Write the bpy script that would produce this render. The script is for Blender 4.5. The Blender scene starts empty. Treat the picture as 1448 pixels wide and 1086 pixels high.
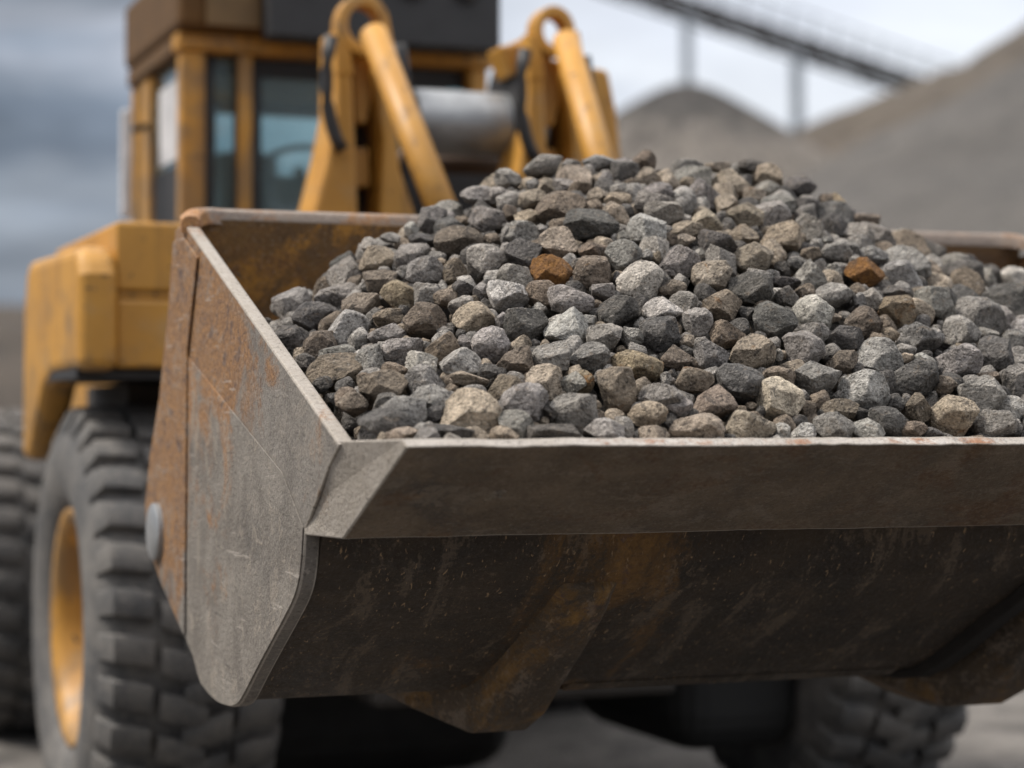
import bpy, bmesh, math, random
import numpy as np
from mathutils import Vector, Matrix
from mathutils import noise as mn

# ------------------------------------------------------------------ camera, sky, sun, exposure
sc = bpy.context.scene
COL = sc.collection
rad = math.radians
YAW = 21.0
CAM = (-2.83, 0.0, 1.7)
FPX, HOR = 3000.0, 595.0          # focal length in photo pixels, horizon row

cam_d = bpy.data.cameras.new('camera')
cam = bpy.data.objects.new('camera', cam_d)
COL.objects.link(cam)
cam.location = CAM
cam.rotation_euler = (rad(90) + math.atan((HOR - 543) / FPX), 0, -rad(YAW))
cam_d.sensor_width = 36.0
cam_d.lens = 36.0 * FPX / 1448.0
cam_d.clip_start = 0.05
cam_d.clip_end = 3000
cam_d.dof.use_dof = True
cam_d.dof.focus_distance = 5.2
cam_d.dof.aperture_fstop = (cam_d.lens / 1000) / 0.058
cam_d.dof.aperture_blades = 0
sc.camera = cam

sc.view_settings.view_transform = 'Standard'
sc.view_settings.look = 'None'
sc.view_settings.exposure = 0.46
sc.view_settings.gamma = 1.0
sc.cycles.use_denoising = True
sc.cycles.max_bounces = 6
sc.cycles.sample_clamp_indirect = 4.0

SUN_EL, SUN_AZ = 56.0, -70.0      # azimuth measured from +Y towards +X
sun_d = bpy.data.lights.new('sun', 'SUN')
sun_d.energy = 3.2
sun_d.angle = rad(12)
sun_d.color = (1.0, 0.94, 0.85)
sun = bpy.data.objects.new('sun', sun_d)
COL.objects.link(sun)
sdir = Vector((math.sin(rad(SUN_AZ)) * math.cos(rad(SUN_EL)), math.cos(rad(SUN_AZ)) * math.cos(rad(SUN_EL)), math.sin(rad(SUN_EL))))
sun.rotation_euler = sdir.to_track_quat('Z', 'Y').to_euler()
sun.location = (-10, 0, 20)


class NT:
    """short hand for building node trees"""
    def __init__(s, tree):
        s.t = tree; s.n = tree.nodes; s.l = tree.links
    def node(s, typ, **kw):
        n = s.n.new(typ)
        for k, v in kw.items(): setattr(n, k, v)
        return n
    def put(s, sock, v):
        if hasattr(v, 'is_output'): s.l.new(v, sock)
        else:
            if isinstance(v, tuple) and len(v) == 3 and sock.type == 'RGBA': v = v + (1,)
            sock.default_value = v
    def m(s, op, a, b=0.0, c=0.0, clamp=False):
        n = s.node('ShaderNodeMath', operation=op, use_clamp=clamp)
        s.put(n.inputs[0], a); s.put(n.inputs[1], b); s.put(n.inputs[2], c)
        return n.outputs[0]
    def vm(s, op, a, b=(0, 0, 0)):
        n = s.node('ShaderNodeVectorMath', operation=op)
        s.put(n.inputs[0], a); s.put(n.inputs[1], b)
        return n.outputs[0]
    def noise(s, vec, scale, detail=4.0, rough=0.55, dist=0.0):
        n = s.node('ShaderNodeTexNoise')
        s.put(n.inputs['Vector'], vec); s.put(n.inputs['Scale'], scale)
        s.put(n.inputs['Detail'], detail); s.put(n.inputs['Roughness'], rough); s.put(n.inputs['Distortion'], dist)
        return n.outputs['Fac']
    def voro(s, vec, scale, feature='F1'):
        n = s.node('ShaderNodeTexVoronoi', feature=feature)
        s.put(n.inputs['Vector'], vec); s.put(n.inputs['Scale'], scale)
        return n.outputs['Distance']
    def step(s, fac, a, b):
        n = s.node('ShaderNodeMapRange', interpolation_type='SMOOTHSTEP')
        s.put(n.inputs['Value'], fac); s.put(n.inputs['From Min'], a); s.put(n.inputs['From Max'], b)
        return n.outputs['Result']
    def lin(s, fac, a, b, c=0.0, d=1.0):
        n = s.node('ShaderNodeMapRange')
        s.put(n.inputs['Value'], fac)
        for k, v in zip(('From Min', 'From Max', 'To Min', 'To Max'), (a, b, c, d)): s.put(n.inputs[k], v)
        return n.outputs['Result']
    def mix(s, fac, a, b, mode='MIX'):
        n = s.node('ShaderNodeMix', data_type='RGBA', blend_type=mode)
        s.put(n.inputs[0], fac); s.put(n.inputs[6], a); s.put(n.inputs[7], b)
        return n.outputs[2]
    def ramp(s, fac, stops):
        n = s.node('ShaderNodeValToRGB')
        e = n.color_ramp.elements
        while len(e) < len(stops): e.new(0.5)
        for el, (p, c) in zip(e, stops):
            el.position = p; el.color = tuple(c) + (1,)
        s.put(n.inputs[0], fac)
        return n.outputs[0]
    def scale(s, vec, v):
        return s.vm('MULTIPLY', vec, v)
    def bump(s, height, strength=0.5, dist=0.01, normal=None):
        n = s.node('ShaderNodeBump')
        s.put(n.inputs['Height'], height); s.put(n.inputs['Strength'], strength); s.put(n.inputs['Distance'], dist)
        if normal is not None: s.put(n.inputs['Normal'], normal)
        return n.outputs[0]


def world_sky():
    w = bpy.data.worlds.new('World'); sc.world = w
    w.use_nodes = True
    t = NT(w.node_tree)
    bg = w.node_tree.nodes['Background']
    sky = t.node('ShaderNodeTexSky', sky_type='NISHITA', sun_disc=False)
    sky.sun_elevation = rad(SUN_EL); sky.sun_rotation = rad(SUN_AZ)
    co = t.node('ShaderNodeTexCoord').outputs['Generated']
    sp = t.node('ShaderNodeSeparateXYZ'); t.put(sp.inputs[0], co)
    X, Z = sp.outputs[0], sp.outputs[2]
    n1 = t.noise(t.scale(co, (1.0, 1.0, 3.0)), 5.0, 5, 0.55, 0.4)
    n2 = t.noise(t.scale(co, (1.0, 1.0, 4.0)), 13.0, 4, 0.5, 0.3)
    el = t.m('ADD', Z, t.m('MULTIPLY', t.m('SUBTRACT', n1, 0.5), 0.16))
    el = t.m('ADD', el, t.m('MULTIPLY', t.m('SUBTRACT', n2, 0.5), 0.07))
    dark = t.ramp(t.lin(el, -0.02, 0.48), [
        (0.0, (1.26, 1.46, 1.75)), (0.16, (1.68, 1.96, 2.44)), (0.23, (2.40, 2.68, 3.12)), (0.29, (1.34, 1.63, 2.10)),
        (0.34, (1.74, 2.08, 2.60)), (0.40, (3.04, 3.26, 3.75)), (0.46, (1.83, 2.13, 2.52)), (0.70, (2.55, 2.79, 3.20)), (1.0, (4.20, 4.40, 4.79))])
    light = t.ramp(t.lin(el, -0.02, 0.48), [
        (0.0, (5.15, 5.58, 6.26)), (0.26, (6.18, 6.52, 7.21)), (0.36, (6.87, 7.21, 7.73)), (0.44, (5.91, 6.26, 6.95)), (0.7, (6.35, 6.69, 7.21)), (1.0, (7.21, 7.47, 7.90))])
    side = t.step(t.m('ADD', X, t.m('MULTIPLY', t.m('SUBTRACT', n1, 0.5), 0.25)), 0.22, 0.42)
    cl = t.mix(side, dark, light)
    puff = t.noise(t.vm('ADD', t.scale(co, (1.0, 1.0, 2.6)), (3.1, 0.7, 1.3)), 6.5, 6, 0.6, 0.6)
    cl = t.mix(1.0, cl, t.lin(puff, 0.34, 0.66, t.lin(side, 0.0, 1.0, 0.62, 0.88), t.lin(side, 0.0, 1.0, 1.30, 1.06)), 'MULTIPLY')
    up = t.step(Z, 0.25, 0.8)
    cl = t.mix(up, cl, (11.5, 11.5, 11.8))
    c = t.mix(0.96, sky.outputs[0], cl)
    t.put(bg.inputs[0], c)
    bg.inputs[1].default_value = 0.1


world_sky()

# ------------------------------------------------------------------ measuring helpers (photo pixel -> point on a plane of the place)
CY, SY = math.cos(rad(YAW)), math.sin(rad(YAW))


def ray(px, py):
    dx = (px - 724) / FPX; dz = (HOR - py) / FPX
    return (dx * CY + SY, -dx * SY + CY, dz)


def at_y(px, py, y):
    r = ray(px, py); t = y / r[1]
    return Vector((CAM[0] + r[0] * t, y, CAM[2] + r[2] * t))


def at_x(px, py, x):
    r = ray(px, py); t = (x - CAM[0]) / r[0]
    return Vector((x, r[1] * t, CAM[2] + r[2] * t))


def proj(p):
    X = p[0] - CAM[0]; Y = p[1]
    Zc = X * SY + Y * CY; xx = X * CY - Y * SY
    return 724 + FPX * xx / Zc, HOR - FPX * (p[2] - CAM[2]) / Zc, Zc


# ------------------------------------------------------------------ object helpers
def tag(o, label=None, cat=None, group=None, kind=None):
    if label: o['label'] = label
    if cat: o['category'] = cat
    if group: o['group'] = group
    if kind: o['kind'] = kind
    return o


def empty(name, loc, parent=None):
    o = bpy.data.objects.new(name, None); COL.objects.link(o)
    o.empty_display_size = 0.3
    if parent:
        o.parent = parent
        o.location = Vector(loc) - wloc(parent)
    else:
        o.location = loc
    return o


def wloc(o):
    v = Vector(o.location)
    while o.parent:
        o = o.parent; v += Vector(o.location)
    return v


class MB:
    """collects shapes in world coordinates; build() links them as one mesh object"""
    def __init__(s): s.v = []; s.f = []; s.sm = []
    def add(s, vs, fs, smooth=False):
        b = len(s.v); s.v += [tuple(p) for p in vs]
        for f in fs: s.f.append(tuple(b + i for i in f)); s.sm.append(smooth)
        return s
    def box(s, x0, x1, y0, y1, z0, z1):
        vs = [(x, y, z) for z in (z0, z1) for y in (y0, y1) for x in (x0, x1)]
        return s.add(vs, [(0, 2, 3, 1), (4, 5, 7, 6), (0, 1, 5, 4), (2, 6, 7, 3), (0, 4, 6, 2), (1, 3, 7, 5)])
    def prism(s, pts, a, b, axis):
        """polygon pts extruded from a to b along axis ('x': pts are (y,z); 'y': (x,z); 'z': (x,y))"""
        def mk(p, t): return {'x': (t, p[0], p[1]), 'y': (p[0], t, p[1]), 'z': (p[0], p[1], t)}[axis]
        n = len(pts)
        vs = [mk(p, a) for p in pts] + [mk(p, b) for p in pts]
        fs = [tuple(range(n - 1, -1, -1)), tuple(range(n, 2 * n))]
        fs += [(i, (i + 1) % n, n + (i + 1) % n, n + i) for i in range(n)]
        return s.add(vs, fs)
    def bar(s, p, q, w, h, up=(0, 0, 1)):
        p, q = Vector(p), Vector(q); d = (q - p).normalized(); up = Vector(up)
        if abs(d.dot(up)) > 0.98: up = Vector((0, 1, 0))
        a = d.cross(up).normalized() * w / 2; c = a.cross(d).normalized() * h / 2
        vs = [e + i * a + j * c for e in (p, q) for i, j in ((-1, -1), (1, -1), (1, 1), (-1, 1))]
        return s.add(vs, [(3, 2, 1, 0), (4, 5, 6, 7), (0, 1, 5, 4), (1, 2, 6, 5), (2, 3, 7, 6), (3, 0, 4, 7)])
    def tube(s, path, r, n=16, cap=True):
        path = [Vector(p) for p in path]
        rs = r if isinstance(r, (list, tuple)) else [r] * len(path)
        vs = []; fs = []
        for k, p in enumerate(path):
            d = (path[min(k + 1, len(path) - 1)] - path[max(k - 1, 0)]).normalized()
            u = d.cross(Vector((0, 0, 1)))
            if u.length < 0.05: u = d.cross(Vector((0, 1, 0)))
            u.normalize(); w = u.cross(d).normalized()
            for i in range(n):
                a = 2 * math.pi * i / n
                vs.append(p + (u * math.cos(a) + w * math.sin(a)) * rs[k])
        for k in range(len(path) - 1):
            for i in range(n):
                j = (i + 1) % n
                fs.append((k * n + i, k * n + j, (k + 1) * n + j, (k + 1) * n + i))
        s.add(vs, fs, True)
        if cap:
            m = len(path) - 1
            s.add(vs[:n], [tuple(range(n - 1, -1, -1))]); s.add(vs[m * n:], [tuple(range(n))])
        return s
    def lathe(s, prof, c, n=64, smooth=True):
        """profile of (x offset, radius) spun about the x axis through c"""
        vs = []; fs = []
        m = len(prof)
        for i in range(n):
            a = 2 * math.pi * i / n
            for (x, r) in prof: vs.append((c[0] + x, c[1] + r * math.cos(a), c[2] + r * math.sin(a)))
        for i in range(n):
            j = (i + 1) % n
            for k in range(m - 1): fs.append((i * m + k, i * m + k + 1, j * m + k + 1, j * m + k))
        return s.add(vs, fs, smooth)
    def build(s, name, mat, parent=None, bevel=0.0, seg=2, angle=35, autosmooth=False):
        me = bpy.data.meshes.new(name)
        off = wloc(parent) if parent else Vector((0, 0, 0))
        if not parent:
            a = np.array(s.v); off = Vector(((a[:, 0].min() + a[:, 0].max()) / 2, (a[:, 1].min() + a[:, 1].max()) / 2, a[:, 2].min()))
        me.from_pydata([(x - off.x, y - off.y, z - off.z) for x, y, z in s.v], [], s.f)
        me.polygons.foreach_set('use_smooth', s.sm)
        bm = bmesh.new(); bm.from_mesh(me)
        bmesh.ops.remove_doubles(bm, verts=bm.verts, dist=1e-5)
        bmesh.ops.recalc_face_normals(bm, faces=bm.faces)
        bm.to_mesh(me); bm.free()
        if autosmooth:
            me.set_sharp_from_angle(angle=rad(autosmooth))
        o = bpy.data.objects.new(name, me); COL.objects.link(o)
        me.materials.append(mat)
        if parent: o.parent = parent
        else: o.location = off
        if bevel:
            b = o.modifiers.new('bevel', 'BEVEL'); b.width = bevel; b.segments = seg
            b.limit_method = 'ANGLE'; b.angle_limit = rad(angle); b.harden_normals = False
        return o


# ------------------------------------------------------------------ materials
def new_mat(name):
    m = bpy.data.materials.new(name); m.use_nodes = True
    t = NT(m.node_tree)
    p = m.node_tree.nodes['Principled BSDF']
    return m, t, p


def plain(name, col, rough=0.6, metal=0.0, var=0.25, nscale=6.0, bump=0.15):
    m, t, p = new_mat(name)
    co = t.node('ShaderNodeTexCoord').outputs['Object']
    n = t.noise(co, nscale, 6, 0.6)
    n2 = t.noise(co, nscale * 9, 3, 0.6)
    f = t.m('ADD', t.lin(n, 0.3, 0.7, 1 - var, 1 + var), t.lin(n2, 0.3, 0.7, -0.08, 0.08))
    t.put(p.inputs['Base Color'], t.mix(1.0, col, f, 'MULTIPLY'))
    p.inputs['Roughness'].default_value = rough
    p.inputs['Metallic'].default_value = metal
    t.put(p.inputs['Normal'], t.bump(n2, bump, 0.01))
    return m


def mat_paint():
    """loader yellow: dusty, worn, dark chips"""
    m, t, p = new_mat('yellow_paint')
    co = t.node('ShaderNodeTexCoord').outputs['Object']
    n = t.noise(co, 2.2, 5, 0.6); f = t.noise(co, 22, 4, 0.6)
    c = t.mix(t.step(n, 0.35, 0.7), (0.50, 0.25, 0.04), (0.40, 0.195, 0.032))
    c = t.mix(t.m('MULTIPLY', t.step(t.noise(co, 5, 6, 0.65), 0.5, 0.75), 0.45), c, (0.30, 0.22, 0.13))
    sp = t.node('ShaderNodeSeparateXYZ'); t.put(sp.inputs[0], co)
    mud = t.m('ADD', t.noise(co, 3.5, 8, 0.7, 0.5), t.lin(sp.outputs[2], 1.4, 2.6, 0.10, -0.08))
    c = t.mix(t.m('MULTIPLY', t.step(mud, 0.52, 0.66), 0.6), c, (0.15, 0.105, 0.065))
    c = t.mix(t.step(t.m('ADD', f, t.m('MULTIPLY', n, 0.2)), 0.75, 0.79), c, (0.06, 0.04, 0.025))
    drip = t.noise(t.scale(co, (7, 7, 0.5)), 2.0, 5, 0.6)
    c = t.mix(t.m('MULTIPLY', t.step(drip, 0.54, 0.66), 0.5), c, (0.16, 0.085, 0.03))
    t.put(p.inputs['Base Color'], c)
    p.inputs['Roughness'].default_value = 0.5
    t.put(p.inputs['Normal'], t.bump(f, 0.1, 0.01))
    return m


def steel(name, base, base2, rust=0.5, dust=0.4, dark=0.3, grad=None, scuff=(1, 1, 1), paint=None, pit=1.0, chips=0.0, dustc=(0.33, 0.285, 0.235), speck=1.0, streaky=False, sfreq=9.0, scratch=0.0, rustcol=((0.30, 0.135, 0.03), (0.19, 0.085, 0.03))):
    """weathered steel plate: worn metal, rust blooms, dark mill scale, dust scuffs, pitting"""
    m, t, p = new_mat(name)
    co = t.node('ShaderNodeTexCoord').outputs['Object']
    sp = t.node('ShaderNodeSeparateXYZ'); t.put(sp.inputs[0], co)
    n_big = t.noise(co, 1.6, 6, 0.62, 0.6)
    n_mid = t.noise(co, 6.0, 7, 0.65, 0.4)
    n_fin = t.noise(co, 60.0, 5, 0.7)
    n_mic = t.noise(co, 105.0, 5, 0.78)
    strk = t.noise(t.scale(co, scuff), sfreq, 8, 0.72, 0.5)
    c = t.mix(t.step(n_mid, 0.3, 0.7), base, base2)
    # dark scale
    c = t.mix(t.m('MULTIPLY', t.step(t.m('ADD', t.m('MULTIPLY', n_big, 0.6), t.m('MULTIPLY', strk, 0.4)), 0.5, 0.62), dark), c, (0.045, 0.04, 0.038))
    # rust
    g = grad(t, sp) if grad else 0.0
    rm = t.m('ADD', t.m('ADD', t.m('MULTIPLY', t.noise(t.scale(co, scuff) if streaky else co, 3.0, 8, 0.68, 0.8), 0.75), t.m('MULTIPLY', n_fin, 0.25)), g)
    rf = t.step(rm, 0.62 - 0.22 * rust, 0.74 - 0.22 * rust)
    rc = t.mix(t.step(n_fin, 0.35, 0.65), rustcol[0], rustcol[1])
    rc = t.mix(t.step(t.noise(co, 13, 6, 0.7, 0.7), 0.54, 0.62), rc, (0.11, 0.06, 0.04))
    if paint is not None:
        rc = t.mix(t.step(n_mid, 0.46, 0.56), rc, paint)
    c = t.mix(rf, c, rc)
    # dust scuffs and speckle
    df = t.m('MULTIPLY', t.step(t.m('ADD', t.m('MULTIPLY', strk, 0.7), t.m('MULTIPLY', n_fin, 0.3)), 0.53, 0.575), dust)
    c = t.mix(df, c, dustc)
    c = t.mix(t.m('MULTIPLY', t.step(n_mic, 0.55, 0.66), 0.45 * speck), c, (0.42, 0.37, 0.315))
    c = t.mix(t.m('MULTIPLY', t.step(n_mic, 0.45, 0.36), 0.6), c, (0.05, 0.04, 0.035))
    if scratch:   # long thin scrapes in two dragging directions
        for ang, fr in ((0.55, 26.0), (-0.75, 34.0)):
            mp = t.node('ShaderNodeMapping'); mp.inputs['Rotation'].default_value = (ang, 0, 0); mp.inputs['Scale'].default_value = (1.0, 0.10, 1.6)
            t.put(mp.inputs['Vector'], co)
            sn = t.noise(mp.outputs[0], fr, 3, 0.6, 0.15)
            c = t.mix(t.m('MULTIPLY', t.step(sn, 0.66, 0.72), scratch), c, (0.42, 0.375, 0.33))
            c = t.mix(t.m('MULTIPLY', t.step(sn, 0.31, 0.26), scratch), c, (0.055, 0.045, 0.038))
    if chips:
        ck = t.step(t.noise(t.scale(co, scuff), 70, 3, 0.6, 0.5), 0.645, 0.69)
        c = t.mix(t.m('MULTIPLY', ck, chips), c, (0.34, 0.23, 0.13))
    t.put(p.inputs['Base Color'], c)
    t.put(p.inputs['Roughness'], t.lin(n_fin, 0.3, 0.7, 0.5, 0.85))
    t.put(p.inputs['Metallic'], t.m('MULTIPLY', t.m('SUBTRACT', 1.0, rf), 0.15))
    h = t.m('ADD', t.m('MULTIPLY', n_fin, 0.6), t.m('MULTIPLY', n_mic, 0.4))
    nn = t.bump(h, 0.8 * pit, 0.012)
    h2 = t.m('ADD', t.m('MULTIPLY', n_mid, 0.5), t.m('MULTIPLY', strk, 0.5))
    t.put(p.inputs['Normal'], t.bump(h2, 0.35 * pit, 0.02, nn))
    return m


def mat_rock(name='rock', attr=False):
    m, t, p = new_mat(name)
    co = t.node('ShaderNodeTexCoord').outputs['Object']
    if attr:
        a = t.node('ShaderNodeAttribute', attribute_name='tint'); col = a.outputs['Color']; stain = a.outputs['Alpha']
        vec = co
    else:
        oi = t.node('ShaderNodeObjectInfo'); col = oi.outputs['Color']; stain = oi.outputs['Alpha']
        cmb = t.node('ShaderNodeCombineXYZ')
        for k, f in enumerate((37.0, 91.0, 53.0)): t.put(cmb.inputs[k], t.m('MULTIPLY', oi.outputs['Random'], f))
        vec = t.vm('ADD', co, cmb.outputs[0])
    n1 = t.noise(vec, 16, 6, 0.62, 0.6)
    n2 = t.noise(vec, 55, 6, 0.7, 0.4)
    n3 = t.noise(vec, 150, 4, 0.8)
    pits = t.voro(t.vm('ADD', vec, t.scale(n2, (0.02, 0.02, 0.02))), 95)
    f = t.m('ADD', t.lin(n1, 0.28, 0.72, 0.55, 1.42), t.lin(n2, 0.25, 0.75, -0.55, 0.55))
    f = t.m('ADD', f, t.lin(n3, 0.3, 0.7, -0.5, 0.5))
    c = t.mix(1.0, col, t.m('MAXIMUM', f, 0.12), 'MULTIPLY')
    # mineral spots, dark veins, warm dust
    c = t.mix(t.m('MULTIPLY', t.step(t.noise(vec, 30, 5, 0.7, 1.0), 0.56, 0.68), 0.45), c, (0.30, 0.235, 0.175))
    c = t.mix(t.m('MULTIPLY', t.step(t.noise(vec, 24, 4, 0.65, 1.2), 0.42, 0.34), 0.6), c, (0.045, 0.042, 0.042))
    c = t.mix(t.m('MULTIPLY', t.step(t.noise(vec, 75, 3, 0.6), 0.64, 0.70), 0.5), c, (0.46, 0.42, 0.38))
    sm = t.step(t.m('ADD', t.noise(vec, 11, 6, 0.66, 0.8), t.m('MULTIPLY', t.m('SUBTRACT', stain, 1.0), 0.55)), 0.50, 0.64)
    c = t.mix(t.m('MULTIPLY', sm, 0.85), c, t.mix(t.step(n2, 0.4, 0.6), (0.36, 0.17, 0.045), (0.24, 0.115, 0.04)))
    t.put(p.inputs['Base Color'], c)
    p.inputs['Roughness'].default_value = 0.86
    p.inputs['Specular IOR Level'].default_value = 0.3
    h = t.m('ADD', t.m('MULTIPLY', n2, 0.9), t.m('MULTIPLY', n3, 0.4))
    h = t.m('ADD', h, t.m('MULTIPLY', t.step(pits, 0.05, 0.5), 0.35))
    t.put(p.inputs['Normal'], t.bump(h, 1.0, 0.03))
    return m


def mat_heap(name, c1, c2, c3, ns=0.35, tip=None):
    m, t, p = new_mat(name)
    co = t.node('ShaderNodeTexCoord').outputs['Object']
    n1 = t.noise(co, ns, 6, 0.6, 0.5); n2 = t.noise(co, 6, 6, 0.75); n3 = t.noise(co, 1.4, 5, 0.65, 0.4)
    c = t.mix(t.step(n1, 0.32, 0.68), c1, c2)
    c = t.mix(t.m('MULTIPLY', t.step(n3, 0.48, 0.66), 0.85), c, c3)
    if tip:   # fresh damp gravel just dropped on the tip
        sp = t.node('ShaderNodeSeparateXYZ'); t.put(sp.inputs[0], co)
        c = t.mix(t.step(t.m('ADD', sp.outputs[2], t.m('MULTIPLY', t.m('SUBTRACT', n3, 0.5), 3.0)), tip[0], tip[1]), c, tip[2])
    c = t.mix(1.0, c, t.lin(n2, 0.25, 0.75, 0.55, 1.45), 'MULTIPLY')
    t.put(p.inputs['Base Color'], c)
    p.inputs['Roughness'].default_value = 0.95
    t.put(p.inputs['Normal'], t.bump(n2, 0.9, 0.15))
    return m


def mat_glass():
    m, t, p = new_mat('tinted_glass')
    p.inputs['Base Color'].default_value = (0.72, 0.90, 0.92, 1)
    p.inputs['Roughness'].default_value = 0.04
    p.inputs['Transmission Weight'].default_value = 0.9
    p.inputs['IOR'].default_value = 1.45
    return m


def mat_tyre():
    m, t, p = new_mat('tyre_rubber')
    co = t.node('ShaderNodeTexCoord').outputs['Object']
    n = t.noise(co, 5, 6, 0.65); f = t.noise(co, 50, 4, 0.7)
    c = t.mix(t.step(n, 0.3, 0.7), (0.058, 0.058, 0.06), (0.14, 0.131, 0.121))
    c = t.mix(t.m('MULTIPLY', t.step(f, 0.5, 0.7), 0.5), c, (0.22, 0.195, 0.17))
    t.put(p.inputs['Base Color'], c)
    p.inputs['Roughness'].default_value = 0.8
    t.put(p.inputs['Normal'], t.bump(f, 0.3, 0.01))
    return m


M = {}
M['paint'] = mat_paint()
M['brown'] = plain('shaded_brown_paint', (0.085, 0.04, 0.009), 0.9)  # yellow roof paint turned brown: its shade is put into the colour
M['black'] = plain('black_steel', (0.022, 0.022, 0.024), 0.55)
M['dark'] = plain('greasy_frame', (0.035, 0.03, 0.026), 0.7)
M['chrome'] = plain('grey_steel', (0.33, 0.34, 0.35), 0.38, 0.55)
M['rubber'] = mat_tyre()
M['glass'] = mat_glass()
M['interior'] = plain('cab_interior', (0.03, 0.032, 0.035), 0.8)
M['pale'] = plain('pale_plastic', (0.55, 0.54, 0.55), 0.5)
M['rock'] = mat_rock('rock')
M['gravel'] = mat_rock('gravel', True)

# y in these gradients is measured from the loader's root (y = 8.5)
RY = 8.5


def g_side(t, sp):   # rustier toward the back and the top edge
    a = t.lin(sp.outputs[1], 4.9 - RY, 6.5 - RY, -0.13, 0.13)
    b = t.lin(sp.outputs[2], 1.2, 2.1, -0.09, 0.08)
    return t.m('ADD', a, b)


def g_band(t, sp):   # rust bloom along the upper band of the side plate
    top = t.m('ADD', t.m('MULTIPLY', sp.outputs[1], 0.375), 1.645 + 0.375 * (RY - 4.535))
    d = t.m('SUBTRACT', top, sp.outputs[2])
    band = t.m('MULTIPLY', t.m('MULTIPLY', t.step(d, 0.42, 0.12), 0.075), t.step(sp.outputs[1], 4.7 - RY, 5.6 - RY))
    return t.m('ADD', g_side(t, sp), band)


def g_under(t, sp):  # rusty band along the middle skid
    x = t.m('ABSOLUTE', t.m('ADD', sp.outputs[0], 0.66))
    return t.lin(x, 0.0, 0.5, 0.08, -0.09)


M['side'] = steel('side_plate_steel', (0.15, 0.132, 0.115), (0.23, 0.207, 0.182), 0.86, 0.30, 0.5, g_band, (1, 0.8, 1.6), scratch=0.5, pit=1.4, rustcol=((0.31, 0.145, 0.035), (0.17, 0.088, 0.045)))
M['panel'] = steel('wear_plate_steel', (0.145, 0.126, 0.107), (0.235, 0.21, 0.182), 0.62, 0.55, 0.5, g_side, (1, 1.3, 1.0), scratch=0.65, pit=1.4, rustcol=((0.33, 0.155, 0.04), (0.22, 0.11, 0.05)))
M['edge'] = steel('cutting_edge_steel', (0.20, 0.147, 0.098), (0.125, 0.09, 0.058), 0.52, 0.55, 0.65, None, (0.7, 1.2, 1.2), pit=1.6, speck=0.7, chips=0.35, dustc=(0.27, 0.215, 0.16), rustcol=((0.17, 0.09, 0.035), (0.11, 0.06, 0.03)))
M['corner'] = steel('corner_steel', (0.30, 0.265, 0.225), (0.38, 0.34, 0.30), 0.25, 0.3, 0.12, None, (1, 1, 1))
M['lip'] = steel('bare_lip_steel', (0.40, 0.36, 0.32), (0.50, 0.46, 0.42), 0.55, 0.2, 0.1, None, (1, 3, 3), rustcol=((0.33, 0.16, 0.07), (0.28, 0.13, 0.07)))
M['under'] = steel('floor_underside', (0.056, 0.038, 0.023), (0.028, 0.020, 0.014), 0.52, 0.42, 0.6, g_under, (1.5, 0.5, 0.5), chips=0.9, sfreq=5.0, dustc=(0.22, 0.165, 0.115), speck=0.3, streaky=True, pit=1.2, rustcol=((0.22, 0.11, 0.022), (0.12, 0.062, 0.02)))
M['inside'] = steel('bucket_inside', (0.20, 0.105, 0.03), (0.11, 0.06, 0.028), 0.62, 0.05, 0.45, None, (1, 1, 1), paint=(0.44, 0.205, 0.03), pit=0.7, rustcol=((0.36, 0.17, 0.03), (0.18, 0.085, 0.03)))
M['rim'] = steel('bucket_rim', (0.25, 0.20, 0.165), (0.30, 0.24, 0.20), 0.66, 0.2, 0.3, None, (1, 1, 1), rustcol=((0.42, 0.20, 0.05), (0.30, 0.14, 0.06)))

# ------------------------------------------------------------------ ground, hills, heaps
def sheet(name, x0, x1, y0, y1, nx, ny, fz, mat):
    vs = []; fs = []
    for j in range(ny + 1):
        for i in range(nx + 1):
            x = x0 + (x1 - x0) * i / nx; y = y0 + (y1 - y0) * j / ny
            vs.append((x, y, fz(x, y)))
    for j in range(ny):
        for i in range(nx):
            a = j * (nx + 1) + i
            fs.append((a, a + 1, a + nx + 2, a + nx + 1))
    me = bpy.data.meshes.new(name); me.from_pydata(vs, [], fs); me.materials.append(mat)
    me.polygons.foreach_set('use_smooth', [True] * len(fs))
    o = bpy.data.objects.new(name, me); COL.objects.link(o)
    return o


M['ground'] = mat_heap('quarry_ground', (0.1480, 0.1332, 0.1184), (0.2220, 0.2035, 0.1850), (0.0814, 0.0740, 0.0666), 0.5)
tag(sheet('ground', -1500, 1500, -1500, 1500, 60, 60, lambda x, y: 0.0, M['ground']), kind='structure')


def hill(name, mat, x0, x1, y0, y1, h):
    def fz(x, y):
        u = (y - y0) / (y1 - y0); w = (x - x0) / (x1 - x0)
        e = math.sin(math.pi * min(max(u, 0), 1)) ** 0.7 * min(1, 9 * w, 9 * (1 - w))
        return -0.3 + e * (h + 1.3 * mn.noise((x * .08, y * .08, 3)) + 0.4 * mn.noise((x * .35, y * .35, 7)))
    return sheet(name, x0, x1, y0, y1, 140, 40, fz, mat)


M['bank'] = mat_heap('earth_bank', (0.0527, 0.0409, 0.0310), (0.0806, 0.0620, 0.0465), (0.0310, 0.0260, 0.0217))
tag(hill('hills', M['bank'], -80, 60, 62, 100, 5.6), kind='structure')


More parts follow.
